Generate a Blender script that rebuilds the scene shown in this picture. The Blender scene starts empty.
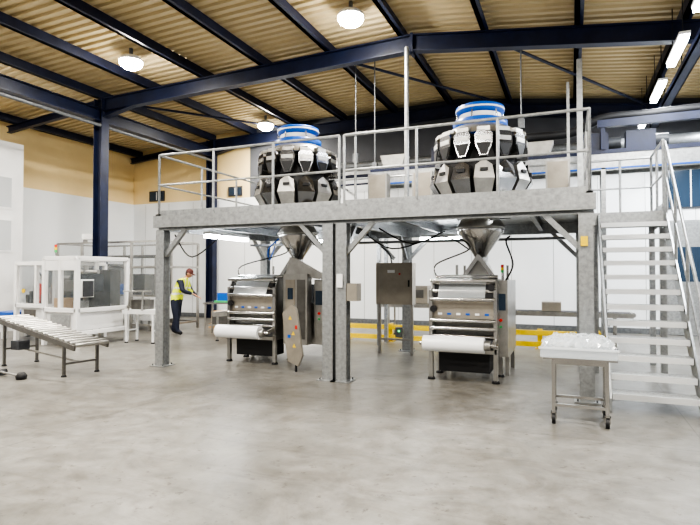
import bpy, math, random
from mathutils import Vector, Matrix
random.seed(4)
R=math.radians
# ---------------------------------------------------------------- materials
def mat(name,col,rough=.5,metal=0,noise=0,nscale=4,bump=0,bscale=60,emit=None,es=0,col2=None,alpha=None,spec=None):
    m=bpy.data.materials.new(name); m.use_nodes=True
    nt=m.node_tree; b=nt.nodes['Principled BSDF']
    c=(col[0],col[1],col[2],1)
    b.inputs['Base Color'].default_value=c
    b.inputs['Roughness'].default_value=rough
    b.inputs['Metallic'].default_value=metal
    if spec is not None: b.inputs['Specular IOR Level'].default_value=spec
    tc=nt.nodes.new('ShaderNodeTexCoord')
    if noise or col2:
        n=nt.nodes.new('ShaderNodeTexNoise'); n.inputs['Scale'].default_value=nscale; n.inputs['Detail'].default_value=6
        n.inputs['Roughness'].default_value=.6
        nt.links.new(tc.outputs['Object'],n.inputs['Vector'])
        r=nt.nodes.new('ShaderNodeValToRGB')
        r.color_ramp.elements[0].position=.32; r.color_ramp.elements[1].position=.68
        if col2: r.color_ramp.elements[0].color=(*col2,1); r.color_ramp.elements[1].color=c
        else:
            r.color_ramp.elements[0].color=tuple(max(0,x*(1-noise)) for x in col)+(1,)
            r.color_ramp.elements[1].color=tuple(min(1,x*(1+noise)) for x in col)+(1,)
        nt.links.new(n.outputs['Fac'],r.inputs['Fac']); nt.links.new(r.outputs['Color'],b.inputs['Base Color'])
    if bump:
        n2=nt.nodes.new('ShaderNodeTexNoise'); n2.inputs['Scale'].default_value=bscale; n2.inputs['Detail'].default_value=3
        nt.links.new(tc.outputs['Object'],n2.inputs['Vector'])
        bp=nt.nodes.new('ShaderNodeBump'); bp.inputs['Strength'].default_value=bump; bp.inputs['Distance'].default_value=.01
        nt.links.new(n2.outputs['Fac'],bp.inputs['Height']); nt.links.new(bp.outputs['Normal'],b.inputs['Normal'])
    if emit:
        b.inputs['Emission Color'].default_value=(*emit,1); b.inputs['Emission Strength'].default_value=es
    return m
GALV=mat('galvanised_steel',(.37,.38,.385),.36,.65,noise=.2,nscale=18)
GALD=mat('galvanised_dark',(.18,.19,.2),.45,.6,noise=.2,nscale=14)
STEEL=mat('stainless_steel',(.5,.49,.475),.2,.97,noise=.1,nscale=3)
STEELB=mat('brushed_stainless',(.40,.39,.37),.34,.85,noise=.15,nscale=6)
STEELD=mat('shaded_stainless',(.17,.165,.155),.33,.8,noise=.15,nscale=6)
CABW=mat('warm_stainless',(.34,.31,.265),.42,.55,noise=.1,nscale=5)
DARK=mat('dark_rubber',(.012,.012,.014),.55)
DGREY=mat('dark_grey_machine',(.05,.053,.06),.5,.2,noise=.3,nscale=8)
NAVY=mat('navy_paint',(.008,.013,.04),.42,noise=.3,nscale=3)
WHITE=mat('white_paint',(.76,.76,.76),.4,noise=.04,nscale=3)
OFFW=mat('film_white',(.82,.83,.84),.3)
BLUE=mat('blue_plastic',(.006,.09,.42),.35)
YEL=mat('safety_yellow',(.75,.52,.01),.5,noise=.1)
RED=mat('red_paint',(.6,.03,.02),.4)
GREEN=mat('green_plastic',(.05,.4,.12),.5)
TAN=mat('roof_sheet_tan',(.54,.43,.25),.6,noise=.06,nscale=.5)
WALLW=mat('wall_white',(.82,.84,.86),.5,noise=.03,nscale=.7)
WALLY=mat('wall_yellow',(.84,.65,.34),.6,noise=.06,nscale=.6)
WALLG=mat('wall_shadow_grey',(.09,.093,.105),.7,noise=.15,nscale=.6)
VEST=mat('hi_vis_yellow',(.7,.8,.03),.6)
SILV=mat('reflective_band',(.75,.75,.75),.3,.3)
CLOTH=mat('navy_cloth',(.012,.016,.035),.8,noise=.2,nscale=20)
SKIN=mat('skin',(.42,.22,.14),.5)
HAIR=mat('dark_hair',(.03,.018,.012),.6)
MAROON=mat('maroon_cap',(.09,.022,.018),.7)
EYE=mat('eye_white',(.8,.8,.8),.3)
LAMP=mat('lamp_emitter',(1,1,1),.5,emit=(1,.96,.86),es=110)
TUBE=mat('tube_emitter',(1,1,1),.5,emit=(.93,.97,1),es=22)
LED=mat('green_led',(.1,.9,.3),.4,emit=(.1,1,.3),es=1.5)
SCREEN=mat('screen_glass',(.03,.05,.08),.1)
CARD=mat('cardboard',(.45,.3,.16),.8)
def clear(name,col,f,ro=.12):
    m=bpy.data.materials.new(name); m.use_nodes=True; nt=m.node_tree
    b=nt.nodes['Principled BSDF']; b.inputs['Base Color'].default_value=(*col,1); b.inputs['Roughness'].default_value=ro
    t=nt.nodes.new('ShaderNodeBsdfTransparent'); mx=nt.nodes.new('ShaderNodeMixShader'); mx.inputs[0].default_value=f
    nt.links.new(t.outputs[0],mx.inputs[1]); nt.links.new(b.outputs[0],mx.inputs[2])
    nt.links.new(mx.outputs[0],nt.nodes['Material Output'].inputs['Surface']); return m
CLEAR=clear('polycarbonate',(.25,.28,.3),.14)
MILKY=clear('milky_plastic',(.8,.83,.86),.6)
FILM=clear('clear_film',(.7,.74,.77),.36,.1)
def floor_mat():
    m=bpy.data.materials.new('concrete_floor'); m.use_nodes=True; nt=m.node_tree; b=nt.nodes['Principled BSDF']
    N=nt.nodes.new; L=nt.links.new
    tc=N('ShaderNodeTexCoord')
    def layer(scale,detail,p0,c0,p1,c1,dist=0,src=None):
        n=N('ShaderNodeTexNoise'); n.inputs['Scale'].default_value=scale; n.inputs['Detail'].default_value=detail; n.inputs['Roughness'].default_value=.68; n.inputs['Distortion'].default_value=dist
        L(src or tc.outputs['Object'],n.inputs['Vector'])
        r=N('ShaderNodeValToRGB'); e=r.color_ramp.elements
        e[0].position=p0; e[0].color=(*c0,1); e[1].position=p1; e[1].color=(*c1,1)
        L(n.outputs['Fac'],r.inputs['Fac']); return n,r.outputs['Color']
    def mul(a,c):
        mx=N('ShaderNodeMix'); mx.data_type='RGBA'; mx.blend_type='MULTIPLY'; mx.inputs[0].default_value=1
        L(a,mx.inputs[6]); L(c,mx.inputs[7]); return mx.outputs[2]
    _,base=layer(.4,9,.34,(.135,.126,.11),.64,(.245,.238,.222),.4)
    n2,fine=layer(4.5,12,.32,(.70,.70,.69),.6,(1.04,1.04,1.04))
    _,spots=layer(13,5,.3,(.5,.48,.45),.4,(1,1,1))
    _,smear=layer(1.3,8,.38,(.78,.76,.73),.55,(1,1,1),2.0)
    # stretched trolley scuffs
    mp=N('ShaderNodeMapping'); mp.inputs['Scale'].default_value=(.6,7,1); mp.inputs['Rotation'].default_value=(0,0,.5)
    L(tc.outputs['Object'],mp.inputs['Vector'])
    _,scuff=layer(1.2,8,.33,(.8,.79,.78),.45,(1,1,1),.3,mp.outputs['Vector'])
    br=N('ShaderNodeTexBrick'); br.offset=0; br.inputs['Scale'].default_value=1; br.inputs['Brick Width'].default_value=6; br.inputs['Row Height'].default_value=6
    br.inputs['Mortar Size'].default_value=.006; br.inputs['Color1'].default_value=(1,1,1,1); br.inputs['Color2'].default_value=(1,1,1,1); br.inputs['Mortar'].default_value=(.6,.6,.6,1)
    L(tc.outputs['Object'],br.inputs['Vector'])
    L(mul(mul(mul(mul(mul(base,fine),spots),smear),scuff),br.outputs['Color']),b.inputs['Base Color'])
    mr=N('ShaderNodeMapRange'); mr.inputs[3].default_value=.2; mr.inputs[4].default_value=.5
    L(n2.outputs['Fac'],mr.inputs[0]); L(mr.outputs[0],b.inputs['Roughness'])
    return m
FLOOR=floor_mat()
# ---------------------------------------------------------------- mesh builder
class MB:
    def __init__(s): s.v=[];s.f=[];s.m=[];s.sm=[];s.mats=[]
    def mi(s,m):
        if m not in s.mats: s.mats.append(m)
        return s.mats.index(m)
    def add(s,vs,fs,m,smooth=False,M=None):
        o=len(s.v)
        for p in vs:
            p=Vector(p)
            if M is not None: p=M@p
            s.v.append(p)
        for i,f in enumerate(fs):
            s.f.append([o+k for k in f]); s.m.append(s.mi(m[i] if isinstance(m,list) else m)); s.sm.append(smooth)
    def box(s,a,b,m,M=None):
        x0,y0,z0=a;x1,y1,z1=b
        s.add([(x0,y0,z0),(x1,y0,z0),(x1,y1,z0),(x0,y1,z0),(x0,y0,z1),(x1,y0,z1),(x1,y1,z1),(x0,y1,z1)],
              [(0,3,2,1),(4,5,6,7),(0,1,5,4),(1,2,6,5),(2,3,7,6),(3,0,4,7)],m,False,M)
    def cb(s,c,sz,m,M=None): s.box([c[i]-sz[i]/2 for i in range(3)],[c[i]+sz[i]/2 for i in range(3)],m,M)
    def frame(s,p,q,up=(0,0,1)):
        p=Vector(p);q=Vector(q);d=(q-p);L=d.length;d.normalize()
        u=Vector(up)
        if abs(d.dot(u))>.98: u=Vector((0,1,0))
        x=d.cross(u).normalized(); z=x.cross(d).normalized()
        M=Matrix((x,d,z)).transposed().to_4x4(); M.translation=p
        return M,L
    def beam(s,p,q,w,h,m,M=None,up=(0,0,1)):
        F,L=s.frame(p,q,up)
        if M is not None: F=M@F
        s.box((-w/2,0,-h/2),(w/2,L,h/2),m,F)
    def ibeam(s,p,q,w,h,t,m,up=(0,0,1)):
        F,L=s.frame(p,q,up)
        s.box((-w/2,0,-h/2),(w/2,L,-h/2+t),m,F); s.box((-w/2,0,h/2-t),(w/2,L,h/2),m,F); s.box((-t/2,0,-h/2+t),(t/2,L,h/2-t),m,F)
    def tube(s,p,q,r,m,n=10,r2=None,M=None,cap=True):
        if r2 is None:r2=r
        F,L=s.frame(p,q)
        if M is not None: F=M@F
        vs=[];fs=[]
        for k in range(n):
            a=2*math.pi*k/n; vs.append((r*math.cos(a),0,r*math.sin(a)))
        for k in range(n):
            a=2*math.pi*k/n; vs.append((r2*math.cos(a),L,r2*math.sin(a)))
        for k in range(n): fs.append((k,k+n,(k+1)%n+n,(k+1)%n))
        s.add(vs,fs,m,True,F)
        if cap: s.add(vs,[tuple(range(n)),tuple(range(2*n-1,n-1,-1))],m,False,F)
    def lathe(s,prof,c,m,n=28,M=None,smooth=True):
        vs=[];fs=[]
        for r,z in prof:
            for k in range(n):
                a=2*math.pi*k/n; vs.append((c[0]+r*math.cos(a),c[1]+r*math.sin(a),c[2]+z))
        for i in range(len(prof)-1):
            for k in range(n): fs.append((i*n+k,i*n+(k+1)%n,(i+1)*n+(k+1)%n,(i+1)*n+k))
        s.add(vs,fs,m,smooth,M)
    def sphere(s,c,r,m,M=None,n=14,sc=(1,1,1)):
        prof=[(max(.001,r*math.sin(math.pi*i/8)),-r*math.cos(math.pi*i/8)) for i in range(9)]
        T=Matrix.Translation(Vector(c))@Matrix.Diagonal((*sc,1))
        if M is not None: T=M@T
        s.lathe(prof,(0,0,0),m,n,T)
    def prism(s,poly,o,ax,ay,az,m,M=None):
        o=Vector(o);ax=Vector(ax);ay=Vector(ay);az=Vector(az);n=len(poly)
        vs=[o+ax*a+ay*b for a,b in poly]+[o+ax*a+ay*b+az for a,b in poly]
        fs=[tuple(range(n-1,-1,-1)),tuple(range(n,2*n))]+[(k,(k+1)%n,(k+1)%n+n,k+n) for k in range(n)]
        s.add(vs,fs,m,False,M)
    def path(s,pts,r,m,n=7,sub=6,M=None):
        P=[Vector(p) for p in pts]; Q=[]
        if len(P)>2 and sub>1:
            E=[P[0]]+P+[P[-1]]
            for i in range(1,len(E)-2):
                a,b,c,d=E[i-1],E[i],E[i+1],E[i+2]
                for k in range(sub):
                    t=k/sub
                    Q.append(.5*((2*b)+(c-a)*t+(2*a-5*b+4*c-d)*t*t+(-a+3*b-3*c+d)*t**3))
            Q.append(P[-1])
        else: Q=P
        vs=[];fs=[]
        for i,q in enumerate(Q):
            d=(Q[min(i+1,len(Q)-1)]-Q[max(i-1,0)]).normalized()
            u=Vector((0,0,1)) if abs(d.z)<.9 else Vector((0,1,0)) 
            x=d.cross(u).normalized(); z=x.cross(d)
            for k in range(n):
                a=2*math.pi*k/n; vs.append(q+x*r*math.cos(a)+z*r*math.sin(a))
        for i in range(len(Q)-1):
            for k in range(n): fs.append((i*n+k,(i+1)*n+k,(i+1)*n+(k+1)%n,i*n+(k+1)%n))
        s.add(vs,fs,m,True,M)
    def obj(s,name,M=None,bevel=0):
        lo=[min(p[i] for p in s.v) for i in range(3)];hi=[max(p[i] for p in s.v) for i in range(3)]
        c=Vector(((lo[0]+hi[0])/2,(lo[1]+hi[1])/2,lo[2]))
        me=bpy.data.meshes.new(name); me.from_pydata([p-c for p in s.v],[],s.f)
        for m in s.mats: me.materials.append(m)
        me.polygons.foreach_set('material_index',s.m); me.polygons.foreach_set('use_smooth',s.sm); me.update()
        ob=bpy.data.objects.new(name,me); bpy.context.scene.collection.objects.link(ob); ob.location=c
        if bevel:
            b=ob.modifiers.new('bevel','BEVEL'); b.width=bevel; b.segments=2; b.limit_method='ANGLE'; b.angle_limit=R(50)
        return ob
def T(x,y,z=0,rz=0): return Matrix.Translation((x,y,z))@Matrix.Rotation(rz,4,'Z')
def rails(mb,pts,z0,h=1.1,sp=1.1,kick=True,m=GALV,ends=True):
    for i in range(len(pts)-1):
        a=Vector((*pts[i],z0));b=Vector((*pts[i+1],z0)); L=(b-a).length; n=max(1,round(L/sp))
        up=Vector((0,0,1))
        mb.tube(a+up*h,b+up*h,.022,m,8); mb.tube(a+up*h*.52,b+up*h*.52,.018,m,8)
        for k in range(n+1):
            p=a.lerp(b,k/n); mb.tube(p,p+up*h,.021,m,8); mb.cb((p.x,p.y,z0+.03),(.08,.08,.06),m)
        if kick: mb.beam(a+up*.07,b+up*.07,.008,.11,m)
# ---------------------------------------------------------------- room
def roofz(u):
    if u<-12.1: return 6.72+(u+12.1)*.09
    if u<-3.1: return 6.72+(u+12.1)*.028
    return 6.97-(u+3.1)*.125
V0,V1=-5.0,16.1; UL,UR=-16.0,6.3
mb=MB(); mb.box((UL-.2,V0,-.2),(UR+.2,V1+.2,0),FLOOR); mb.obj('floor')
mb=MB(); us=[UL-.2,-12.1,-3.1,UR+.2]; vs=[];v=V0; prof=[]
while v<V1+.2:
    prof+= [(v,0),(v+.1,0),(v+.125,.05),(v+.2,.05),(v+.225,0)]; v+=.225
for p,h in prof:
    for u in us: vs.append((u,p,roofz(u)+h))
fs=[]
for i in range(len(prof)-1):
    for k in range(3):
        a=i*4+k; fs.append((a,a+1,a+5,a+4))
mb.add(vs,fs,TAN)
mb.add([(u,p,roofz(u)+.12) for p in (V0,V1+.2) for u in us],[(0,1,5,4),(1,2,6,5),(2,3,7,6)],GALD)
mb.obj('ceiling')
mb=MB()
mb.box((UL-.2,V1,0),(-7.2,V1+.2,4.35),WALLW)
mb.box((UL-.2,V1+.02,4.35),(-10.6,V1+.2,6.9),WALLY)
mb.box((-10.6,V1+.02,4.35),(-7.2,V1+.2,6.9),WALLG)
mb.box((-7.2,V1,0),(UR+.2,V1+.2,5.0),WALLW)
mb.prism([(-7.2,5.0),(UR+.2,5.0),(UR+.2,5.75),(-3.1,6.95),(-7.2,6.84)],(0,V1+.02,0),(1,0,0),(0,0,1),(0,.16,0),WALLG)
for k in range(20):
    u=UL+.6+k*1.15
    if u<UR: mb.box((u,V1-.004,0),(u+.012,V1,4.3),GALV)
mb.obj('wall_back')
mb=MB()
mb.box((UL-.2,V0,0),(UL,V1,4.35),WALLW); mb.box((UL-.2,V0,4.35),(UL-.02,V1,6.4),WALLY); mb.obj('wall_left')
mb=MB(); mb.box((UR,V0,0),(UR+.2,V1,5.75),WALLW); mb.obj('wall_right')
mb=MB(); mb.box((UL,V1-.03,0),(UR,V1-.004,.15),GALD); mb.obj('baseboard_back')
for i,(u,z,w,h) in enumerate(((-15.2,4.42,.75,.4),(-11.5,4.42,.6,.35),(2.35,3.3,1.1,1.3))):
    mb=MB()
    mb.box((u,V1-.03,z),(u+w,V1-.005,z+h),DGREY); mb.box((u+.05,V1-.04,z+.05),(u+w-.05,V1-.03,z+h-.05),SCREEN)
    mb.box((u+w/2-.015,V1-.045,z+.05),(u+w/2+.015,V1-.03,z+h-.05),WHITE); mb.obj('window_%d'%(i+1))
mb=MB(); mb.box((UL+.02,2,0.001),(-14.5,10.4,5.3),WHITE)
for z in (2.2,3.4): mb.box((-14.5,8.6,z),(-14.47,10.1,z+.95),WHITE); mb.box((-14.47,8.66,z+.06),(-14.46,10.04,z+.89),MILKY)
for v in (3.2,4.4,5.6,6.8,8.0): mb.box((-14.5,v,0.01),(-14.495,v+.015,5.3),GALD)
mb.obj('cold_room_cabin')
mb=MB(); mb.box((2.2,V1-.05,.01),(3.5,V1-.034,3.0),GALV); mb.box((2.3,V1-.07,.02),(3.4,V1-.05,2.9),GALV); mb.box((2.5,V1-.08,1.4),(3.2,V1-.07,2.3),SCREEN); mb.obj('door_1')
# ---------------------------------------------------------------- portal frames
for vf in (.2,5.6,10.95,15.9):
    mb=MB(); h=.36
    pl=[(-15.95,roofz(-15.95)-.42),(-12.1,roofz(-12.1)-.42),(-3.1,roofz(-3.1)-.42),(UR-.1,roofz(UR-.1)-.42)]
    for i in range(1,3):
        a,b=pl[i],pl[i+1]; mb.ibeam((a[0],vf,a[1]),(b[0],vf,b[1]),.2,h,.025,NAVY)
    a,b=pl[0],pl[1]; mb.ibeam((a[0],vf,a[1]+.08),(b[0],vf,b[1]+.08),.14,.2,.02,NAVY)
    mb.prism([(-12.1,-.2),(-10.8,-.14),(-12.1,-.36)],(0,vf-.01,pl[1][1]),(1,0,0),(0,0,1),(0,.02,0),NAVY)
    mb.beam((-12.1,vf,pl[1][1]-.36),(-10.8,vf,pl[1][1]-.12),.18,.02,NAVY)
    mb.box((-3.13,vf-.11,pl[2][1]-.25),(-3.07,vf+.11,pl[2][1]+.2),NAVY)
    mb.ibeam((-12.1,vf,0.001),(-12.1,vf,pl[1][1]+.18),.26,.3,.025,NAVY,up=(1,0,0))
    mb.ibeam((UR-.2,vf,0.001),(UR-.2,vf,pl[3][1]+.1),.26,.3,.025,NAVY,up=(1,0,0))
    mb.obj('roof_frame')
mb=MB()
mb.ibeam((-12.1,V0,6.02),(-12.1,V1-.1,6.02),.2,.34,.02,NAVY); mb.tube((-12.0,V0,5.72),(-12.0,V1-.1,5.72),.05,GALD,8)
mb.obj('eaves_beam')
mb=MB(); u=-15.6
while u<UR-.2:
    z=roofz(u); mb.box((u-.045,V0,z-.24),(u+.045,V1-.01,z-.004),NAVY); mb.box((u-.045,V0,z-.24),(u+.11,V1-.01,z-.22),NAVY); u+=1.75
for (a,b) in (((-11.9,11),(-8.6,15.8)),((-5.1,11),(-1.6,15.8)),((-1.6,11),(1.9,15.8))):
    mb.tube((a[0],a[1],roofz(a[0])-.3),(b[0],b[1],roofz(b[0])-.3),.035,NAVY,8)
mb.obj('roof_purlins')
# ---------------------------------------------------------------- lights
def area(size,power,col=(1,.95,.87),sy=None):
    l=bpy.data.lights.new('lamp','AREA'); l.shape='RECTANGLE' if sy else 'DISK'; l.size=size
    if sy:l.size_y=sy
    l.energy=power; l.color=col
    return l
def highbay(u,v,p=195):
    z=roofz(u)-.3; mb=MB()
    mb.lathe([(.001,.12),(.12,.12),(.2,.09),(.26,.03),(.27,-.01),(.24,-.02)],(u,v,z),WHITE,28)
    mb.lathe([(.25,-.01),(.25,-.06),(.22,-.12),(.15,-.17),(.07,-.195),(.001,-.2)],(u,v,z),LAMP,28)
    mb.box((u-.03,v-.03,z+.12),(u+.03,v+.03,roofz(u)-.002),GALD)
    ob=mb.obj('high_bay_light')
    lo=bpy.data.objects.new('lamp',area(.45,p)); bpy.context.scene.collection.objects.link(lo)
    lo.parent=ob; lo.location=Vector((u,v,z-.22))-ob.location
for u,v in ((-9.3,9.23),(-9.2,14.9),(-3.94,9.5),(-9.2,3.6),(-3.94,3.7),(-9.2,-2),(-3.94,-1.7),(1.4,3.7),(1.4,-1.7),(-14,6.5)):
    highbay(u,v)
def tubelight(p,q,power=40,name='tube_light',drop=None):
    mb=MB(); p=Vector(p);q=Vector(q)
    mb.beam(p+Vector((0,0,.06)),q+Vector((0,0,.06)),.16,.05,WHITE); mb.beam(p,q,.12,.06,TUBE)
    if drop:
        for t in (.15,.85):
            c=p.lerp(q,t); mb.tube((c.x,c.y,c.z+.08),(c.x,c.y,roofz(c.x)-.01),.008,DARK,6)
    ob=mb.obj(name); d=(q-p)
    lo=bpy.data.objects.new('lamp',area(.1,power,(.93,.97,1),sy=d.length)); bpy.context.scene.collection.objects.link(lo)
    lo.parent=ob; lo.location=(p+q)/2+Vector((0,0,-.05))-ob.location; lo.rotation_euler=(0,0,math.atan2(d.y,d.x)-math.pi/2)
for v in (7.6,9.8,12.0,14.2): tubelight((1.72,v,5.4),(1.72,v+1.3,5.4),85,drop=True)
for v in (9.3,11.6,13.9): tubelight((3.1,v,5.2),(3.1,v+1.3,5.2),100,drop=True)
mb=MB(); mb.box((1.95,V0,5.42),(2.13,V1-.3,5.47),NAVY); mb.box((1.95,V0,5.42),(1.97,V1-.3,5.56),NAVY); mb.box((2.11,V0,5.42),(2.13,V1-.3,5.56),NAVY)
for v in range(-4,16,2): mb.tube((2.04,v,5.5),(2.04,v,roofz(2.04)-.01),.01,DARK,6)
mb.obj('cable_tray')
# ---------------------------------------------------------------- mezzanine platform
PU=(-6.6,-3.16,.18); PF,PB=7.32,10.7; DZ=2.58
mb=MB()
def col(u,v,top,wide=.17):
    mb.ibeam((u,v,.012),(u,v,top),wide,.17,.014,GALV,up=(0,1,0))
    mb.box((u-.15,v-.15,0.001),(u+.15,v+.15,.015),GALV)
    for dx in(-.11,.11):
        for dy in (-.11,.11): mb.tube((u+dx,v+dy,.015),(u+dx,v+dy,.045),.012,GALD,6)
for u in PU:
    for v in (PF,PB): col(u,v,DZ-.22)
col(-3.38,PF,DZ-.22)
for v in (PF,PB): mb.ibeam((PU[0]-.1,v,DZ-.12),(PU[2]+.1,v,DZ-.12),.1,.2,.012,GALV)
for u in PU: mb.ibeam((u,PF+.05,DZ-.12),(u,PB-.05,DZ-.12),.1,.2,.012,GALV)
for u in (-5.9,-4.0,-2.4,-.5): mb.ibeam((u,PF+.05,DZ-.1),(u,PB-.05,DZ-.1),.07,.14,.01,GALD)
for u0,uc,u1 in ((PU[0]-.1,-4.88,PU[1]),(PU[1],-1.4,PU[2]+.1)):
    mb.box((u0,PF-.1,DZ-.02),(u1,8.65,DZ),GALV); mb.box((u0,9.55,DZ-.02),(u1,PB+.1,DZ),GALV)
    mb.box((u0,8.65,DZ-.02),(uc-.45,9.55,DZ),GALV); mb.box((uc+.45,8.65,DZ-.02),(u1,9.55,DZ),GALV)
mb.box((PU[0]-.12,PF-.115,DZ-.17),(PU[2]+.12,PF-.1,DZ+.03),GALV)
mb.box((PU[0]-.12,PF-.125,DZ-.175),(PU[2]+.12,PF-.06,DZ-.16),GALV)
mb.box((PU[0]-.13,PF-.1,DZ-.17),(PU[0]-.115,PB+.1,DZ+.03),GALV)
for u,dirs in ((PU[0],(1,)),(-3.38,(-1,)),(PU[1],(1,)),(PU[2],(-1,))):
    for v in (PF,PB):
        for d in dirs: mb.beam((u+d*.06,v,DZ-.66),(u+d*.5,v,DZ-.2),.07,.07,GALV,up=(0,1,0))
for u in PU:
    mb.beam((u,PF+.06,DZ-.66),(u,PF+.5,DZ-.2),.06,.06,GALV,up=(1,0,0)); mb.beam((u,PB-.06,DZ-.66),(u,PB-.5,DZ-.2),.06,.06,GALV,up=(1,0,0))
rails(mb,[(PU[0]-.05,PB+.05),(PU[0]-.05,PF-.05),(PU[1]-.04,PF-.05)],DZ,sp=1.15)
rails(mb,[(PU[1]+.04,PF-.05),(PU[2]+.05,PF-.05)],DZ,sp=1.2)
rails(mb,[(PU[2]+.05,PF-.05),(PU[2]+.05,9.45)],DZ,sp=1.1)
rails(mb,[(PU[0]-.05,PB+.05),(PU[2]+.05,PB+.05)],DZ,sp=1.7)
mb.tube((-3.16,PB,DZ),(-3.16,PB,6.38),.05,GALV,10)
mb.tube((-3.0,PF+.1,DZ),(-3.0,PF+.1,DZ+1.1),.02,GALV,8)
mb.beam((.18,PB,DZ),(.18,PB,5.6),.1,.1,GALV); mb.beam((-.02,PB,DZ),(-.02,PB,5.2),.05,.05,GALV)
mb.box((.12,PF-.12,1.95),(.2,PF-.1,2.07),YEL)
mb.box((PU[1]-.05,PF-.13,1.4),(PU[1]+.04,PF-.1,1.6),WHITE); mb.box((PU[1]+.1,PF-.1,1.2),(PU[1]+.26,PF+.08,1.46),CABW)
mb.path([(-6.5,7.5,2.3),(-6.2,7.6,1.9),(-5.7,7.8,2.3)],.012,DARK); mb.path([(-3,7.6,2.3),(-2.6,8,2.0),(-1.9,8.4,2.2),(-1.5,8.5,2.0)],.012,DARK)
mb.path([(-2.9,8.2,2.35),(-2.4,8.4,2.1),(-1.9,8.6,2.3)],.012,DARK); mb.path([(-4.2,8.0,2.35),(-3.9,8.2,2.0),(-3.6,8.4,2.3)],.012,DARK)
mb.path([(-5.9,10,2.3),(-5.75,9.5,1.9),(-5.6,9.2,2.1),(-5.3,9.1,2.3)],.015,BLUE)
for u,v in ((-6.2,10.3),(-3.6,10.2),(-2.7,10.3),(-.2,10.2)):
    mb.box((u-.2,v-.12,DZ+.5),(u+.2,v+.12,DZ+1.05),STEELB); mb.box((u-.17,v-.13,DZ+.53),(u+.17,v-.12,DZ+1.02),CABW)
    mb.beam((u,v,DZ),(u,v,DZ+.5),.06,.06,STEELB); mb.box((u-.2,v-.15,DZ),(u+.2,v+.15,DZ+.02),STEELB)
mb.box((-6.4,9.75,2.2),(0.0,9.95,2.24),GALD)
mb.obj('mezzanine_platform')
# stairs with landing
TREAD=mat('perforated_tread',(.45,.46,.46),.42,.5,noise=.5,nscale=60,bump=.6,bscale=90)
NOSE=mat('tread_nosing',(.7,.71,.72),.4,.4)
mb=MB(); n=13; s0=6.95; run=.19; ris=DZ/n
L0=.325
mb.box((L0,9.4,DZ-.03),(1.38,PB+.1,DZ),GALV); mb.box((L0,9.38,DZ-.2),(1.38,9.4,DZ),GALV); mb.box((1.36,9.4,DZ-.2),(1.38,PB+.1,DZ),GALV)
for v in (9.5,PB): mb.beam((1.33,v,0.001),(1.33,v,DZ-.03),.09,.09,GALV); mb.beam((L0+.05,v,0.001),(L0+.05,v,DZ-.03),.07,.07,GALV)
rails(mb,[(1.34,9.42),(1.34,PB+.06),(L0+.02,PB+.06)],DZ,sp=.65)
for i in range(n-1):
    z=ris*(i+1); v=s0+run*i
    mb.box((.44,v,z-.03),(1.33,v+.27,z),TREAD); mb.box((.44,v-.012,z-.065),(1.33,v,z+.004),NOSE)
    mb.box((.44,v+.262,z-.06),(1.33,v+.27,z),GALV)
    for u in (.455,1.315): mb.box((u-.015,v,z-.08),(u+.015,v+.25,z-.03),GALV)
for u in (.42,1.35):
    mb.prism([(s0-.1,.001),(s0+.12,.001),(s0+run*n,DZ-.3),(s0+run*n,DZ-.03),(s0+run*(n-1),DZ-.06),(s0-.1,.16)],(u-.012,0,0),(0,1,0),(0,0,1),(.024,0,0),GALV)
u=1.35
a=Vector((u,s0,.2));b=Vector((u,s0+run*n-.1,DZ)); up=Vector((0,0,1))
mb.tube(a+up*1.0,b+up*1.05,.021,GALV,8); mb.tube(a+up*.5,b+up*.55,.017,GALV,8)
for t in (0,.33,.66,.97):
    p=a.lerp(b,t); mb.tube(p-up*.1,p+up*(1.0+.05*t),.02,GALV,8)
mb.obj('staircase')
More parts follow.
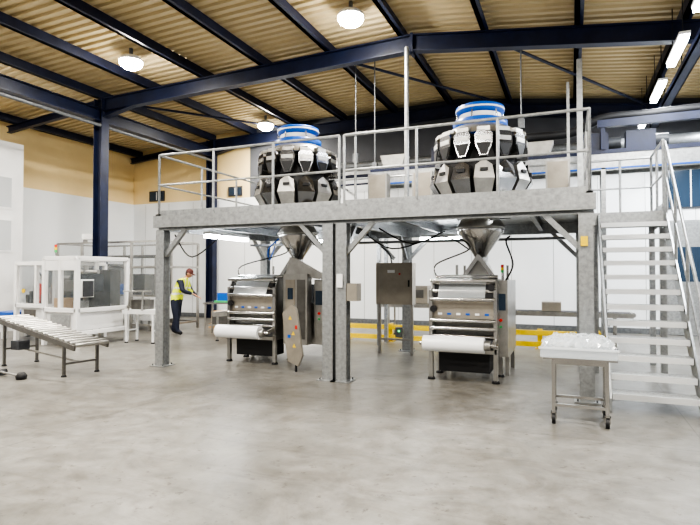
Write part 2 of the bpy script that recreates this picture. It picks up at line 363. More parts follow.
# ---------------------------------------------------------------- multihead weighers
HOP=mat('hopper_steel',(.2,.2,.205),.16,.95,noise=.1,nscale=3)
def weigher(cx,cy):
    mb=MB(); z=DZ+.002
    for a in range(4):
        an=R(45+90*a); x=cx+.86*math.cos(an); y=cy+.86*math.sin(an)
        mb.tube((x,y,z),(x,y,z+.14),.04,STEEL,10); mb.lathe([(.001,0),(.08,0),(.07,.03),(.04,.04)],(x,y,z),STEEL,12)
        bn=R(135+90*a)
        mb.beam((x,y,z+.15),(cx+.86*math.cos(bn),cy+.86*math.sin(bn),z+.15),.09,.08,STEELB)
    mb.lathe([(.3,.0),(.36,.0),(.6,.18),(.64,.26),(.5,.3)],(cx,cy,z),STEEL,28)
    mb.box((cx-.34,cy-.68,z+.1),(cx+.34,cy-.655,z+.21),OFFW); mb.box((cx-.26,cy-.69,z+.13),(cx+.2,cy-.68,z+.18),BLUE)
    z-=.11
    mb.lathe([(.5,.3),(.58,.4),(.6,1.3),(.45,1.4)],(cx,cy,z),DARK,28)
    N=14; S=Matrix.Diagonal((.97,.97,.985,1))
    for k in range(N):
        M=T(cx,cy,z,2*math.pi*k/N)@S
        vs=[(.56,-.1,.36),(.56,.1,.36),(.66,-.11,.31),(.66,.11,.31),(.86,-.165,.62),(.86,.165,.62),(.8,-.13,.84),(.8,.13,.84),(.8,0,.93),(.6,-.11,.86),(.6,.11,.86)]
        fs=[(0,1,3,2),(2,3,5,4),(4,5,7,8,6),(1,10,7,5,3),(0,2,4,6,9),(6,8,7,10,9)]
        mb.add(vs,fs,STEELB if k%2 else HOP,False,M)
        mb.prism([(-.08,.6),(.08,.6),(.055,.46),(-.055,.46)],(.765,0,0),(0,1,0),(.35,0,.94),(.006,0,0),DARK,M@Matrix.Translation((-.17,0,.04)))
        mb.cb((.83,0,.76),(.05,.12,.05),DARK,M)
        mb.prism([(-.06,.99),(.06,.99),(.14,1.19),(.14,1.33),(.1,1.39),(-.1,1.39),(-.14,1.33),(-.14,1.19)],(.6,0,0),(0,1,0),(0,0,1),(.18,0,0),HOP,M)
        mb.prism([(-.115,1.19),(.115,1.19),(.045,1.01),(-.045,1.01)],(.78,0,0),(0,1,0),(0,0,1),(.012,0,0),DARK,M)
        mb.prism([(-.11,1.24),(.11,1.24),(.11,1.31),(-.11,1.31)],(.78,0,0),(0,1,0),(0,0,1),(.01,0,0),STEELB,M)
        mb.prism([(.3,1.5),(.76,1.4),(.76,1.46),(.3,1.56)],(0,-.1,0),(1,0,0),(0,0,1),(0,.2,0),STEELB,M)
        mb.cb((.67,0,1.46),(.1,.14,.05),DGREY,M)
    mb.lathe([(.66,1.38),(.62,1.48),(.44,1.58),(.36,1.6)],(cx,cy,z),STEELB,28)
    mb.lathe([(.43,1.57),(.45,1.59),(.45,1.69),(.38,1.72)],(cx,cy,z),BLUE,28)
    mb.lathe([(.35,1.68),(.35,1.8)],(cx,cy,z),WHITE,28)
    mb.lathe([(.35,1.8),(.4,1.83),(.4,1.93),(.36,1.95),(.32,1.88),(.31,1.74),(.001,1.74)],(cx,cy,z),BLUE,28)
    mb.lathe([(.402,1.865),(.407,1.865),(.407,1.89),(.402,1.89)],(cx,cy,z),WHITE,28)
    for a in range(6):
        an=R(20+60*a); mb.tube((cx+.42*math.cos(an),cy+.42*math.sin(an),z+1.6),(cx+.38*math.cos(an),cy+.38*math.sin(an),z+1.84),.014,STEEL,6)
    mb.obj('multihead_weigher')
weigher(-4.88,9.1); weigher(-1.4,9.1)
# ---------------------------------------------------------------- packaging machines
def vffs(cx,vf,fx,roll_y=-.3,cabR=.55):
    M=T(cx,vf); mb=MB(); W=.48; yt=9.1-vf
    F=lambda x:x+fx
    for x in (-W,W):
        for y in (0,.55): mb.beam((F(x),y,.03),(F(x),y,.5),.06,.06,STEELB,M); mb.lathe([(.001,-.0),(.06,0),(.05,.03),(.02,.04)],(F(x),y,.001),DARK,12,M)
        mb.box((F(x)-.015,-.03,.42),(F(x)+.015,.6,.5),STEELB,M)
        mb.prism([(-.02,.5),(.6,.5),(.6,1.52),(.1,1.52),(-.04,1.3)],(F(x)-.012,0,0),(0,1,0),(0,0,1),(.024,0,0),STEELB,M)
        mb.beam((F(x),-.02,.5),(F(x),-.02,1.36),.05,.04,STEEL,M)
        mb.beam((F(x)*1.0,-.02,.62),(F(x),roll_y,.58),.04,.06,STEELB,M)
    mb.beam((F(-W),0,.45),(F(W),0,.45),.05,.06,STEELB,M); mb.beam((F(-W),.55,.45),(F(W),.55,.45),.05,.06,STEELB,M)
    for y,z,r in ((-.04,1.5,.03),(.02,1.34,.035),(-.06,1.22,.03),(-.05,.9,.03),(-.02,.78,.035),(.1,1.46,.03),(.3,1.55,.035),(.05,.66,.028)):
        mb.tube((F(-W),y,z),(F(W),y,z),r,STEEL,12,None,M)
    mb.box((F(-W)+.02,.03,.93),(F(W)-.02,.06,1.19),CABW,M)
    for k in range(6):
        x=F(-W)+.1+k*.14; mb.box((x,.02,.98),(x+.06,.03,1.01),BLUE if k%2 else OFFW,M)
    mb.box((F(-W)+.03,-.0,1.24),(F(W)-.03,.03,1.31),DARK,M)
    mb.box((F(-W)+.03,.1,1.36),(F(W)-.03,.13,1.44),DGREY,M)
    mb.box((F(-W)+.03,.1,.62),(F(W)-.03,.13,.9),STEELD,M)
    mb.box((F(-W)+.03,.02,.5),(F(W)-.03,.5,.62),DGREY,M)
    mb.box((F(-W)+.1,.08,.12),(F(W)-.1,.5,.42),DARK,M); mb.tube((F(-.3),.2,.2),(F(.3),.2,.2),.09,DGREY,12,None,M)
    mb.tube((F(-W)+.04,.0,1.07),(F(-W)+.04,-.05,1.07),.05,DARK,12,None,M); mb.tube((F(W)-.06,-.04,1.4),(F(W)-.06,.0,1.4),.05,DARK,12,None,M)
    mb.tube((F(-W)-.04,roll_y,.58),(F(W)-.12,roll_y,.58),.115,OFFW,24,None,M)
    mb.tube((F(-W)-.1,roll_y,.58),(F(W)+.06,roll_y,.58),.03,STEEL,12,None,M)
    mb.tube((F(W)-.12,roll_y,.58),(F(W)-.04,roll_y,.58),.07,STEELB,16,None,M)
    for i,(a,b) in enumerate((((-.09,1.22),(-.02,1.36)),((-.02,1.36),(.08,1.5)),((.08,1.5),(.3,1.59)),((.3,1.59),(yt-.25,1.5)))):
        mb.add([(F(-W)+.12,a[0],a[1]),(F(W)-.14,a[0],a[1]),(F(W)-.14,b[0],b[1]),(F(-W)+.12,b[0],b[1])],[(0,1,2,3)],FILM,False,M)
    mb.box((F(-W),.62,.3),(cabR-.02,yt+.45,1.05),STEELB,M); mb.box((cabR-.2,.3,.35),(cabR,yt+.45,1.5),STEELB,M)
    mb.box((cabR-.21,.32,.8),(cabR-.2,.6,1.4),DGREY,M)
    mb.box((cabR-.17,.285,1.05),(cabR-.03,.3,1.3),SCREEN,M); mb.tube((cabR-.1,.28,.9),(cabR-.1,.3,.9),.025,RED,10,None,M); mb.tube((cabR-.1,.28,.8),(cabR-.1,.3,.8),.018,GREEN,10,None,M)
    for x in (F(-W)+.05,cabR-.05):
        for y in (.7,yt+.4): mb.beam((x,y,.001),(x,y,.3),.06,.06,STEELB,M)
    for x in (-.33,.4):
        for y in (yt-.35,yt+.35): mb.beam((x,y,1.0),(x,y,1.75),.04,.04,STEEL,M)
    mb.box((-.33,yt-.36,1.05),(.4,yt-.35,1.5),CLEAR,M)
    mb.box((-.25,yt-.1,1.05),(.3,yt+.3,1.4),DGREY,M)
    mb.prism([(-.26,1.5),(.26,1.5),(.1,1.82),(-.1,1.82)],(0,yt-.18,0),(1,0,0),(0,0,1),(0,.3,0),STEELB,M)
    mb.prism([(-.34,1.47),(-.26,1.47),(0,1.84),(.26,1.47),(.34,1.47),(.02,1.92),(-.02,1.92)],(0,yt-.26,0),(1,0,0),(0,0,1),(0,.05,0),STEEL,M)
    mb.tube((0,yt,1.0),(0,yt,1.95),.095,STEEL,20,None,M)
    mb.lathe([(.1,1.88),(.13,1.94),(.38,2.3),(.38,2.35)],(0,yt,0),STEEL,28,M)
    mb.lathe([(.38,2.35),(.4,2.36),(.4,2.39),(.30,2.55)],(0,yt,0),STEELB,28,M)
    mb.path([(F(-W)+.05,.3,1.5),(F(-W)-.02,.4,1.75),(-.1,.6,2.0),(-.3,.8,2.2)],.012,DARK,M=M)
    mb.path([(cabR-.05,.5,1.5),(cabR+.06,.5,1.75),(cabR-.05,.6,2.1),(cabR,.7,2.2)],.014,DARK,M=M)
    mb.tube((cabR-.1,.5,1.5),(cabR-.1,.5,1.62),.01,STEEL,6,None,M)
    for i,c in enumerate((GREEN,YEL,RED)): mb.tube((cabR-.1,.5,1.62+.04*i),(cabR-.1,.5,1.66+.04*i),.022,c,10,None,M)
    return mb,M
mb,M=vffs(-4.88,8.2,-.46,cabR=.85)
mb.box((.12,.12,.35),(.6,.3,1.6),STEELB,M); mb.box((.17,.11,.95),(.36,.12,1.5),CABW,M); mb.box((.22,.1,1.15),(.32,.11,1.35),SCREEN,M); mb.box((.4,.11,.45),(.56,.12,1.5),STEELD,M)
mb.prism([(.12,1.6),(.85,1.5),(.85,1.62),(.3,1.9),(.2,1.9)],(0,.2,0),(1,0,0),(0,0,1),(0,.03,0),STEELB,M)
MP=T(-4.22,7.68,.0,R(-12))
mb.prism([(-.22,.95),(-.02,1.1),(.08,1.03),(.21,.28),(.12,.1),(-.1,.16),(-.17,.5)],(0,0,0),(1,0,0),(0,0,1),(0,.04,0),CABW,MP)
for x,z in ((-.05,.85),(.02,.6),(.04,.4)): mb.prism([(-.035,0),(.035,0),(0,.06)],(x,-.005,z),(1,0,0),(0,0,1),(0,.004,0),YEL,MP)
mb.box((-.1,-.005,.55),(-.04,-.0,.6),BLUE,MP); mb.box((.06,-.005,.7),(.1,-.0,.76),RED,MP)
mb.beam((-4.2,7.72,.6),(-4.5,8.35,.6),.04,.04,STEELB); mb.beam((-4.2,7.72,.9),(-4.5,8.35,.9),.04,.04,STEELB)
mb.tube((-4.16,7.7,.001),(-4.16,7.7,.25),.02,DARK,8)
mb.obj('packaging_machine')
mb,M=vffs(-1.4,8.0,-.1,cabR=.52); mb.obj('packaging_machine')
# ---------------------------------------------------------------- control cabinet between machines
mb=MB()
mb.box((-3.6,10.0,1.0),(-2.85,10.25,1.82),CABW); mb.box((-3.58,9.985,1.02),(-2.87,10.0,1.8),CABW)
mb.box((-2.93,9.97,1.35),(-2.9,9.985,1.48),DARK); mb.tube((-3.1,9.97,1.6),(-3.1,9.985,1.6),.02,RED,10)
mb.box((-3.35,9.975,1.62),(-3.2,9.985,1.68),OFFW)
for u in (-3.56,-2.89): mb.beam((u,10.12,.001),(u,10.12,1.0),.05,.05,STEELB)
mb.beam((-3.56,10.12,.3),(-2.89,10.12,.3),.04,.04,STEELB); mb.box((-3.2,10.0,.35),(-3.05,10.1,.55),GALD); mb.cb((-3.12,9.99,.48),(.03,.02,.03),LED)
mb.path([(-3.3,10.1,1.82),(-3.35,10.1,2.0),(-3.5,10.05,2.15)],.015,DARK); mb.obj('control_cabinet')
mb=MB()
for z in (.1,.34): mb.box((-5.2,12.0,z-.055),(.6,12.04,z+.055),YEL)
u=-5.1
while u<.7: mb.box((u-.05,12.04,.001),(u+.05,12.14,.42),YEL); mb.box((u-.1,11.99,.001),(u+.1,12.19,.012),YEL); u+=1.12
mb.obj('safety_barrier')
def belt(p,q,w,z0,z1,rollers=False,side=STEELB):
    p=Vector((*p,0));q=Vector((*q,0)); d=(q-p); L=d.length; ang=math.atan2(d.y,d.x); M=T(p.x,p.y,0,ang); mb=MB()
    for y in (-w/2,w/2): mb.beam((0,y,z0),(L,y,z1),.03,.08 if rollers else .1,side,M)
    if rollers:
        n=int(L/.15)
        for k in range(n+1):
            t=k/n; mb.tube((t*L,-w/2,z0+(z1-z0)*t+.045),(t*L,w/2,z0+(z1-z0)*t+.045),.03,STEELB,10,None,M)
    else:
        mb.beam((0,0,z0+.03),(L,0,z1+.03),w-.03,.05,DARK if side is not WHITE else OFFW,M)
        for x,z in ((0,z0),(L,z1)): mb.tube((x,-w/2,z+.02),(x,w/2,z+.02),.05,STEELB,12,None,M)
    for t in (.12,.88):
        z=z0+(z1-z0)*t
        for y in (-w/2,w/2): mb.beam((t*L,y,.02),(t*L,y,z),.04,.04,side,M); mb.lathe([(.001,0),(.045,0),(.035,.025),(.02,.03)],(t*L,y,.001),DARK,10,M)
        mb.beam((t*L,-w/2,z*.4),(t*L,w/2,z*.4),.03,.03,side,M)
    return mb
mb=belt((-1.6,12.7),(1.2,12.7),.5,.72,.72); mb.box((-.6,12.46,.78),(-.2,12.94,.98),CABW); mb.obj('belt_conveyor')
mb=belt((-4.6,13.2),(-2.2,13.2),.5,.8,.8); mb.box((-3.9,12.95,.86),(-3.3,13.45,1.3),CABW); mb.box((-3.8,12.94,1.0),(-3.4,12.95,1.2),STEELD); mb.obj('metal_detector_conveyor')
mb=belt((-7.95,10.75),(-6.9,10.75),.45,.62,.7); mb.obj('belt_conveyor')
mb=belt((-9.35,6.55),(-6.95,6.15),.55,.78,.46,rollers=True,side=STEELD)
mb.box((-8.9,6.2,.3),(-8.7,6.4,.45),DGREY); mb.beam((-9.05,6.45,.3),(-7.3,6.2,.2),.03,.03,STEELB); mb.obj('roller_conveyor')
mb=MB()
mb.tube((-8.35,5.62,.06),(-7.75,5.55,.05),.018,STEELB,8); mb.lathe([(.001,0),(.07,0),(.08,.05),(.05,.1),(.001,.1)],(-7.72,5.55,.001),DARK,14)
mb.box((-8.5,5.5,.001),(-8.3,5.72,.07),DGREY); mb.tube((-8.4,5.45,.04),(-8.4,5.78,.04),.04,DARK,12); mb.obj('floor_jack')
# ---------------------------------------------------------------- case packer
mb=MB()
def cage(x0,x1,y0,y1,z0,z1,mid,m=WHITE,t=.09):
    for x in (x0,x1):
        for y in (y0,y1): mb.box((x-t/2,y-t/2,.001),(x+t/2,y+t/2,z1),m)
    for z in (z0,mid,z1):
        for y in (y0,y1): mb.box((x0,y-t/2,z-t/2),(x1,y+t/2,z+t/2),m)
        for x in (x0,x1): mb.box((x-t/2,y0,z-t/2),(x+t/2,y1,z+t/2),m)
    mb.box((x0,y0-.005,mid),(x1,y0+.005,z1),CLEAR); mb.box((x1-.005,y0,mid),(x1+.005,y1,z1),CLEAR); mb.box((x0-.005,y0,mid),(x0+.005,y1,z1),CLEAR)
cage(-12.3,-11.0,8.7,10.1,.35,1.85,.85)
cage(-10.95,-9.95,8.4,9.8,.3,1.95,.8)
mb.box((-11.65,8.66,.85),(-11.58,8.74,1.85),WHITE); mb.box((-10.49,8.36,.8),(-10.41,8.44,1.95),WHITE)
mb.box((-12.2,8.75,.4),(-11.05,10.0,.8),WHITE); mb.box((-10.9,8.42,.35),(-10.0,9.75,.74),WHITE)
mb.box((-10.9,8.36,1.68),(-10.5,8.38,1.9),WHITE); mb.box((-10.4,8.36,1.68),(-10.0,8.38,1.9),WHITE)
mb.box((-10.75,8.385,.42),(-10.15,8.4,.7),GALV); mb.box((-12.1,8.735,.5),(-11.7,8.75,.75),STEELD)
for k in range(9):
    x=-12.2+k*.13; mb.box((x,8.85,.9),(x+.07,9.05,1.1+.09*(k%4)),(STEELD,DGREY,STEELB,RED)[(k*5)%4] if k%5 else STEELD)
mb.box((-12.2,9.6,.85),(-11.05,9.9,1.75),STEELD); mb.box((-12.1,9.0,1.12),(-11.2,9.5,1.2),STEELB); mb.tube((-12.1,9.2,1.5),(-11.1,9.2,1.5),.06,STEELB,12); mb.box((-11.9,9.1,1.2),(-11.6,9.4,1.7),DGREY)
for x in (-12.05,-11.75,-11.45,-11.2): mb.beam((x,9.0,.85),(x,9.0,1.75),.03,.03,STEELB)
mb.box((-11.4,8.9,1.0),(-11.15,9.25,1.35),CARD); mb.tube((-10.5,9.1,.74),(-10.5,9.1,1.8),.06,STEELB,12); mb.box((-10.75,8.7,1.2),(-10.25,9.3,1.45),STEELD)
mb.box((-10.88,9.4,.78),(-10.05,9.7,1.7),STEELD); mb.box((-10.85,8.55,.78),(-10.6,8.9,1.05),CARD); mb.box((-10.2,8.6,1.2),(-10.05,9.2,1.6),DGREY)
mb.tube((-10.8,9.1,1.65),(-10.1,9.1,1.65),.05,STEELB,10); mb.box((-10.25,8.55,.8),(-10.05,8.8,1.0),STEELB); mb.box((-9.9,8.5,1.1),(-9.85,8.75,1.45),DGREY); mb.box((-9.93,8.45,1.08),(-9.9,8.8,1.48),WHITE)
mb.path([(-12,9,1.7),(-11.7,9.1,1.3),(-11.4,9,1.6),(-11.2,9.1,1.0)],.02,DARK); mb.path([(-10.8,9,1.7),(-10.6,8.8,1.3),(-10.3,9,1.6)],.02,DARK)
mb.tube((-12.0,8.64,1.2),(-12.0,8.66,1.2),.05,YEL,10)
mb.box((-13.1,8.6,.5),(-12.35,9.5,.68),BLUE); mb.box((-13.0,8.8,.001),(-12.9,8.9,.5),WHITE); mb.box((-13.0,9.4,.001),(-12.9,9.5,.5),WHITE)
mb.tube((-11.0,8.7,1.9),(-11.0,8.7,2.1),.012,STEEL,6)
for i,c in enumerate((GREEN,YEL,RED)): mb.tube((-11.0,8.7,2.1+.06*i),(-11.0,8.7,2.16+.06*i),.03,c,10)
mb.obj('case_packer',bevel=.006)
mb=belt((-9.7,9.6),(-8.8,9.75),.4,.72,.72,side=WHITE)
for u in (-9.5,-9.1): mb.beam((u,9.42,.75),(u,9.45,1.2),.03,.03,STEELB)
mb.tube((-9.65,9.4,1.2),(-8.9,9.5,1.2),.015,STEELB,8); mb.box((-9.5,9.5,.77),(-9.1,9.8,1.0),STEELD); mb.obj('belt_conveyor')
mb=MB()
A=STEELB
for u in (-14.2,-13.2,-12.45,-11.3,-10.3):
    for v in (11.3,12.9): mb.box((u-.03,v-.03,.001),(u+.03,v+.03,2.5),A)
for z in (.2,1.0,1.8,2.5):
    for v in (11.3,12.9): mb.box((-14.2,v-.025,z-.025),(-10.3,v+.025,z+.025),A)
    for u in (-14.2,-10.3): mb.box((u-.025,11.3,z-.025),(u+.025,12.9,z+.025),A)
mb.box((-14.2,11.295,.2),(-10.3,11.305,2.5),CLEAR)
mb.box((-13.9,11.5,.3),(-10.8,12.6,.95),WHITE); mb.box((-13.5,11.7,.95),(-12.7,12.4,1.9),STEELD); mb.box((-11.9,11.7,.95),(-11.2,12.4,1.6),STEELD); mb.box((-12.6,11.6,.95),(-12.1,12.2,1.3),BLUE)
mb.tube((-13.8,11.8,2.1),(-10.9,11.8,2.1),.05,STEELD,10)
for u in (-13.8,-10.9):
    for v in (11.6,12.5): mb.box((u-.04,v-.04,.001),(u+.04,v+.04,.3),A)
    mb.beam((u,11.8,.95),(u,11.8,2.1),.05,.05,A)
mb.box((-13.1,11.2,2.6),(-12.3,11.4,2.76),WHITE); mb.box((-13.1,11.24,2.5),(-13.05,11.36,2.62),A); mb.box((-12.35,11.24,2.5),(-12.3,11.36,2.62),A)
mb.obj('machine_guard')
# ---------------------------------------------------------------- workbench near worker
mb=MB(); M=T(-8.35,11.75,0,R(20))
mb.box((-.6,-.35,.82),(.4,.35,.86),STEEL,M)
for x in (-.55,.35):
    for y in (-.3,.3): mb.beam((x,y,.001),(x,y,.82),.04,.04,STEELB,M)
mb.box((-.5,-.3,.25),(.3,.3,.28),STEELB,M); mb.box((-.4,-.2,.281),(.2,.25,.55),STEELD,M); mb.obj('workbench')
mb=MB(); mb.box((-.36,-.15,.862),(.3,.2,.9),GREEN,M); mb.box((-.3,-.1,.9),(-.02,.12,1.1),BLUE,M); mb.box((.02,-.12,.9),(.26,.1,1.02),OFFW,M); mb.sphere((.12,0,1.07),.12,OFFW,M,sc=(1,1,.6)); mb.obj('product_bag_stack')
mb=MB(); mb.lathe([(.001,0),(.2,.0),(.25,.15),(.24,.4),(.17,.55),(.07,.6),(.1,.68)],(-7.1,11.6,.001),MILKY,14); mb.obj('waste_sack')
mb=MB(); mb.box((-9.9,12.9,.001),(-8.7,13.7,.13),CARD)
for k in range(3): mb.box((-9.85+k*.4,12.95,.13),(-9.5+k*.4,13.35,.5),CARD); mb.box((-9.85+k*.4,13.37,.13),(-9.5+k*.4,13.66,.5+.2*(k%2)),OFFW)
mb.obj('pallet_of_cartons')
# ---------------------------------------------------------------- trolley with plastic tray
mb=MB(); x0,x1,y0,y1=-.18,.34,6.12,6.58
for x in (x0,x1):
    for y in (y0,y1):
        mb.beam((x,y,.12),(x,y,.68),.035,.035,STEEL); mb.tube((x-.018,y,.055),(x+.018,y,.055),.054,DARK,14); mb.box((x-.028,y-.03,.05),(x-.02,y+.03,.13),STEEL); mb.box((x+.02,y-.03,.05),(x+.028,y+.03,.13),STEEL); mb.box((x-.03,y-.03,.115),(x+.03,y+.03,.13),STEEL)
for y in (y0,y1): mb.beam((x0,y,.2),(x1,y,.2),.03,.03,STEEL); mb.beam((x0,y,.66),(x1,y,.66),.03,.05,STEEL)
for x in (x0,x1): mb.beam((x,y0,.2),(x,y1,.2),.03,.03,STEEL); mb.beam((x,y0,.66),(x,y1,.66),.03,.05,STEEL)
mb.box((x0-.1,y0-.06,.69),(x1+.1,y1+.06,.71),STEEL); mb.obj('steel_trolley')
mb=MB()
a,b,c,d,z=x0-.13,x1+.1,y0-.08,y1+.08,.712
mb.box((a,c,z),(b,d,z+.015),MILKY)
for q in (((a,c,z),(b,c+.01,z+.1)),((a,d-.01,z),(b,d,z+.1)),((a,c,z),(a+.01,d,z+.1)),((b-.01,c,z),(b,d,z+.1))): mb.box(q[0],q[1],FILM)
mb.box((a-.015,c-.015,z+.09),(b+.015,c+.01,z+.11),MILKY); mb.box((a-.015,d-.01,z+.09),(b+.015,d+.015,z+.11),MILKY)
for lay in range(3):
    nx,ny=26,20; vs=[];fs=[]
    for j in range(ny+1):
        for i in range(nx+1):
            X=i/nx;Y=j/ny; e=min(X,1-X,Y,1-Y)
            hgt=.03+.05*lay+min(1,e*6)*.08+random.uniform(-.022,.022)
            vs.append((a+.02+(b-a-.04)*X+random.uniform(-.006,.006),c+.02+(d-c-.04)*Y+random.uniform(-.006,.006),z+hgt))
    for j in range(ny):
        for i in range(nx): q=j*(nx+1)+i; fs.append((q,q+1,q+nx+2,q+nx+1))
    mb.add(vs,fs,FILM)
mb.obj('plastic_film_tray')
# ---------------------------------------------------------------- overhead feed conveyor at the back
mb=MB()
mb.box((-4.2,11.3,3.6),(3.2,11.34,4.0),GALV); mb.box((-4.2,11.8,3.6),(3.2,11.84,4.0),GALV); mb.box((-4.2,11.34,3.78),(3.2,11.8,3.8),STEELB)
mb.box((-4.2,11.285,3.92),(3.2,11.3,4.0),NAVY); mb.box((-4.2,11.28,3.62),(3.2,11.3,3.65),BLUE)
for u in (-4.0,-1.7,.6,2.9):
    for v in (11.32,11.82): mb.beam((u,v,.001),(u,v,3.65),.08,.08,GALV)
    mb.beam((u,11.32,3.3),(u,11.82,3.3),.06,.06,GALV)
for cx in (-3.7,-.6): mb.prism([(-.2,0),(.2,0),(.3,.3),(-.3,.3)],(cx,11.4,4.0),(1,0,0),(0,0,1),(0,.35,0),STEELB)
for u in (-2.8,.2,1.0,2.4): mb.box((u,11.36,4.0),(u+.5,11.7,4.35),NAVY); mb.tube((u+.5,11.5,4.15),(u+.72,11.5,4.15),.12,DGREY,14)
mb.beam((.5,11.3,4.5),(3.2,11.3,4.5),.12,.14,NAVY); mb.beam((.6,11.3,4.0),(.6,11.3,4.5),.08,.08,NAVY); mb.beam((2.9,11.3,4.0),(2.9,11.3,4.5),.08,.08,NAVY)
# long flexible dark hose lying along the conveyor frame
mb.path([(-2.2,11.55,4.1),(-1.6,11.5,4.36),(-.9,11.5,4.42),(0,11.55,4.44),(.6,11.5,4.66),(1.4,11.5,4.66),(2.2,11.5,4.68),(3.0,11.5,4.64)],.09,DARK,n=10)
mb.obj('overhead_conveyor')
mb=MB()
mb.tube((-7,15.55,4.7),(5.9,15.55,4.7),.05,NAVY,10); mb.tube((-7,15.5,5.0),(5.9,15.5,5.0),.15,GALD,14); mb.tube((-7,15.6,4.45),(5.9,15.6,4.45),.03,NAVY,8)
u=-6.8
while u<5.9: mb.box((u-.03,15.4,4.35),(u+.03,V1-.006,4.4),GALD); mb.box((u-.03,15.62,4.4),(u+.03,15.68,5.15),GALD); mb.box((u-.03,15.35,4.82),(u+.03,15.68,4.86),GALD); u+=1.8
mb.obj('service_pipework')
mb=MB()
for u,v,z in ((-4.6,11.4,4.4),(-4.2,11.6,4.2),(-.9,11.2,4.75)):
    mb.tube((u,v,z),(u,v,roofz(u)-.26),.015,GALD,6); mb.box((u-.06,v-.05,z-.2),(u+.06,v+.05,z),GALD)
mb.obj('power_drop_cables')
# ---------------------------------------------------------------- worker
def skin(verts,edges,rad,sub=2,root=0):
    me=bpy.data.meshes.new('t'); me.from_pydata(verts,edges,[]); ob=bpy.data.objects.new('t',me); bpy.context.scene.collection.objects.link(ob)
    ob.modifiers.new('s','SKIN')
    for i,r in enumerate(rad):
        d=me.skin_vertices[0].data[i]; d.radius=r if isinstance(r,tuple) else (r,r); d.use_root=(i==root)
    s=ob.modifiers.new('ss','SUBSURF'); s.levels=sub; s.render_levels=sub
    dg=bpy.context.evaluated_depsgraph_get(); dg.update(); ev=ob.evaluated_get(dg); m2=bpy.data.meshes.new_from_object(ev)
    vs=[v.co.copy() for v in m2.vertices]; fs=[tuple(p.vertices) for p in m2.polygons]
    bpy.data.objects.remove(ob); bpy.data.meshes.remove(me); bpy.data.meshes.remove(m2); return vs,fs
mb=MB(); fd=math.atan2(.3,.95)-math.pi/2; M=T(-9.6,11.15,0,fd)
V=[(0,0,.97),(0,.04,1.1),(0,.13,1.28),(0,.2,1.41),(0,.26,1.485),(0,.3,1.54)]; E=[(0,1),(1,2),(2,3),(3,4),(4,5)]; Rr=[(.18,.15),(.18,.15),(.2,.16),(.155,.12),(.062,.06),(.055,.055)]
for s in (-1,1):
    o=len(V); step=.1*s
    V+=[(.1*s,0,.88),(.115*s,.02+step*.3,.5),(.115*s,-.03+step,.11),(.12*s,.12+step,.045)]; E+=[(0,o),(o,o+1),(o+1,o+2),(o+2,o+3)]; Rr+=[.125,.09,.072,(.05,.042)]
    o=len(V)
    V+=[(.19*s,.2,1.41),(.26*s,.28,1.16),(.17*s,.5,1.05+.04*s)]; E+=[(3,o),(o,o+1),(o+1,o+2)]; Rr+=[.085,.068,.042]
vs,fs=skin(V,E,Rr,3)
ms=[]
for f in fs:
    c=sum((vs[i] for i in f),Vector())/len(f)
    if c.z<.1: k=DARK
    elif c.z<.93: k=CLOTH
    elif c.z>1.5: k=SKIN
    elif abs(c.x)>.205 and c.z<1.45 or c.y>.38: k=CLOTH
    elif 1.06<c.z<1.11 or 1.21<c.z<1.255 or (.08<abs(c.x)<.12 and c.z>1.25): k=SILV
    else: k=VEST
    ms.append(k)
mb.add(vs,fs,ms,True,M)
H=M@Matrix.Translation((0,.345,1.615))@Matrix.Rotation(R(-30),4,'X')
n=24;rows=16;hv=[];hf=[];hm=[]
for i in range(rows+1):
    t=math.pi*i/rows
    for k in range(n):
        a=2*math.pi*k/n; x=math.sin(t)*math.cos(a);y=math.sin(t)*math.sin(a);z=math.cos(t)
        w=.078*(1-.22*max(0,-z)); dpt=.098*(1-.1*max(0,-z))
        X=x*w;Y=y*dpt;Z=z*.118
        if y>.85 and abs(z+.2)<.3 and abs(x)<.28: Y+=.022*(1-abs(z+.2)/.3)
        if y>.4 and z<-.6: Y+=.012
        hv.append((X,Y,Z))
for i in range(rows):
    for k in range(n):
        f=(i*n+k,(i+1)*n+k,(i+1)*n+(k+1)%n,i*n+(k+1)%n); hf.append(f)
        c=sum((Vector(hv[q]) for q in f),Vector())/4
        hm.append(HAIR if (c.z>.05 or (c.y<-.0 and c.z>-.06)) else SKIN)
mb.add(hv,hf,hm,True,H)
mb.lathe([(.088,.02),(.086,.06),(.065,.11),(.03,.13),(.001,.132)],(0,-.005,0),MAROON,20,H@Matrix.Diagonal((.93,1.15,1,1)))
mb.box((-.06,.08,.03),(.06,.16,.042),MAROON,H)
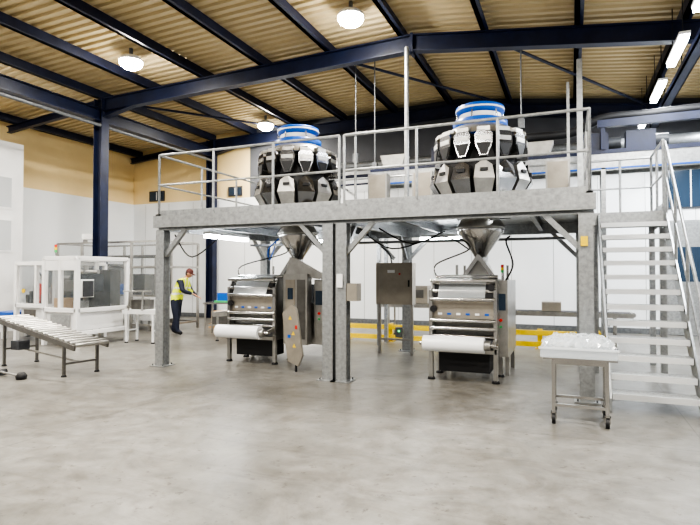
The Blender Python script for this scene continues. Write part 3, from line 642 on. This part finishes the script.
for s in (-1,1):
    mb.sphere((.03*s,.088,.005),.012,EYE,H,8); mb.sphere((.03*s,.098,.005),.006,DARK,H,8); mb.sphere((.077*s,0,-.01),.028,SKIN,H,8,sc=(.35,.7,1.1))
mb.box((-.022,.086,-.066),(.022,.094,-.06),MAROON,H)
for s in (-1,1):
    w=Vector((.17*s,.5,1.05+.04*s)); d=Vector((-.1*s,.9,-.42)).normalized(); side=Vector((s,0,0)); dn=Vector((0,-.4,-.9)).normalized()
    vs,fs=skin([w,w+d*.045,w+d*.085],[(0,1),(1,2)],[(.026,.02),(.038,.018),(.036,.014)],2); mb.add(vs,fs,SKIN,True,M)
    for j,(off,L) in enumerate(((-.03,.062),(-.01,.075),(.01,.07),(.03,.055))):
        b=w+d*.08+side*off
        p1=b+d*L*.45; p2=p1+(d+dn*.7).normalized()*L*.33; p3=p2+(d*.5+dn).normalized()*L*.27
        vs,fs=skin([b,p1,p2,p3],[(0,1),(1,2),(2,3)],[.0095,.009,.008,.007],1); mb.add(vs,fs,SKIN,True,M)
    b=w+d*.025-side*.03; p1=b-side*.025+d*.03; p2=p1+d*.03-side*.004
    vs,fs=skin([b,p1,p2],[(0,1),(1,2)],[.012,.01,.008],1); mb.add(vs,fs,SKIN,True,M)
mb.obj('factory_worker')
tubelight((-5.6,10.3,2.3),(-4.3,10.3,2.3),12,'under_deck_light'); tubelight((-2.8,10.45,2.3),(-1.5,10.45,2.3),12,'under_deck_light')
tubelight((-6.2,8.0,2.3),(-6.2,9.3,2.3),8,'under_deck_light')
# ---------------------------------------------------------------- world + camera
w=bpy.data.worlds.new('World'); bpy.context.scene.world=w; w.use_nodes=True
w.node_tree.nodes['Background'].inputs[0].default_value=(1,.97,.92,1); w.node_tree.nodes['Background'].inputs[1].default_value=.3
cam=bpy.data.cameras.new('Camera'); co=bpy.data.objects.new('Camera',cam); bpy.context.scene.collection.objects.link(co)
cam.sensor_width=36; cam.lens=36*530/700; co.location=(0,0,1.6); co.rotation_euler=(R(90+1.24),0,R(22.6)); cam.clip_end=200
bpy.context.scene.camera=co
vs=bpy.context.scene.view_settings; vs.view_transform='AgX'; vs.look='AgX - High Contrast'; vs.exposure=.5
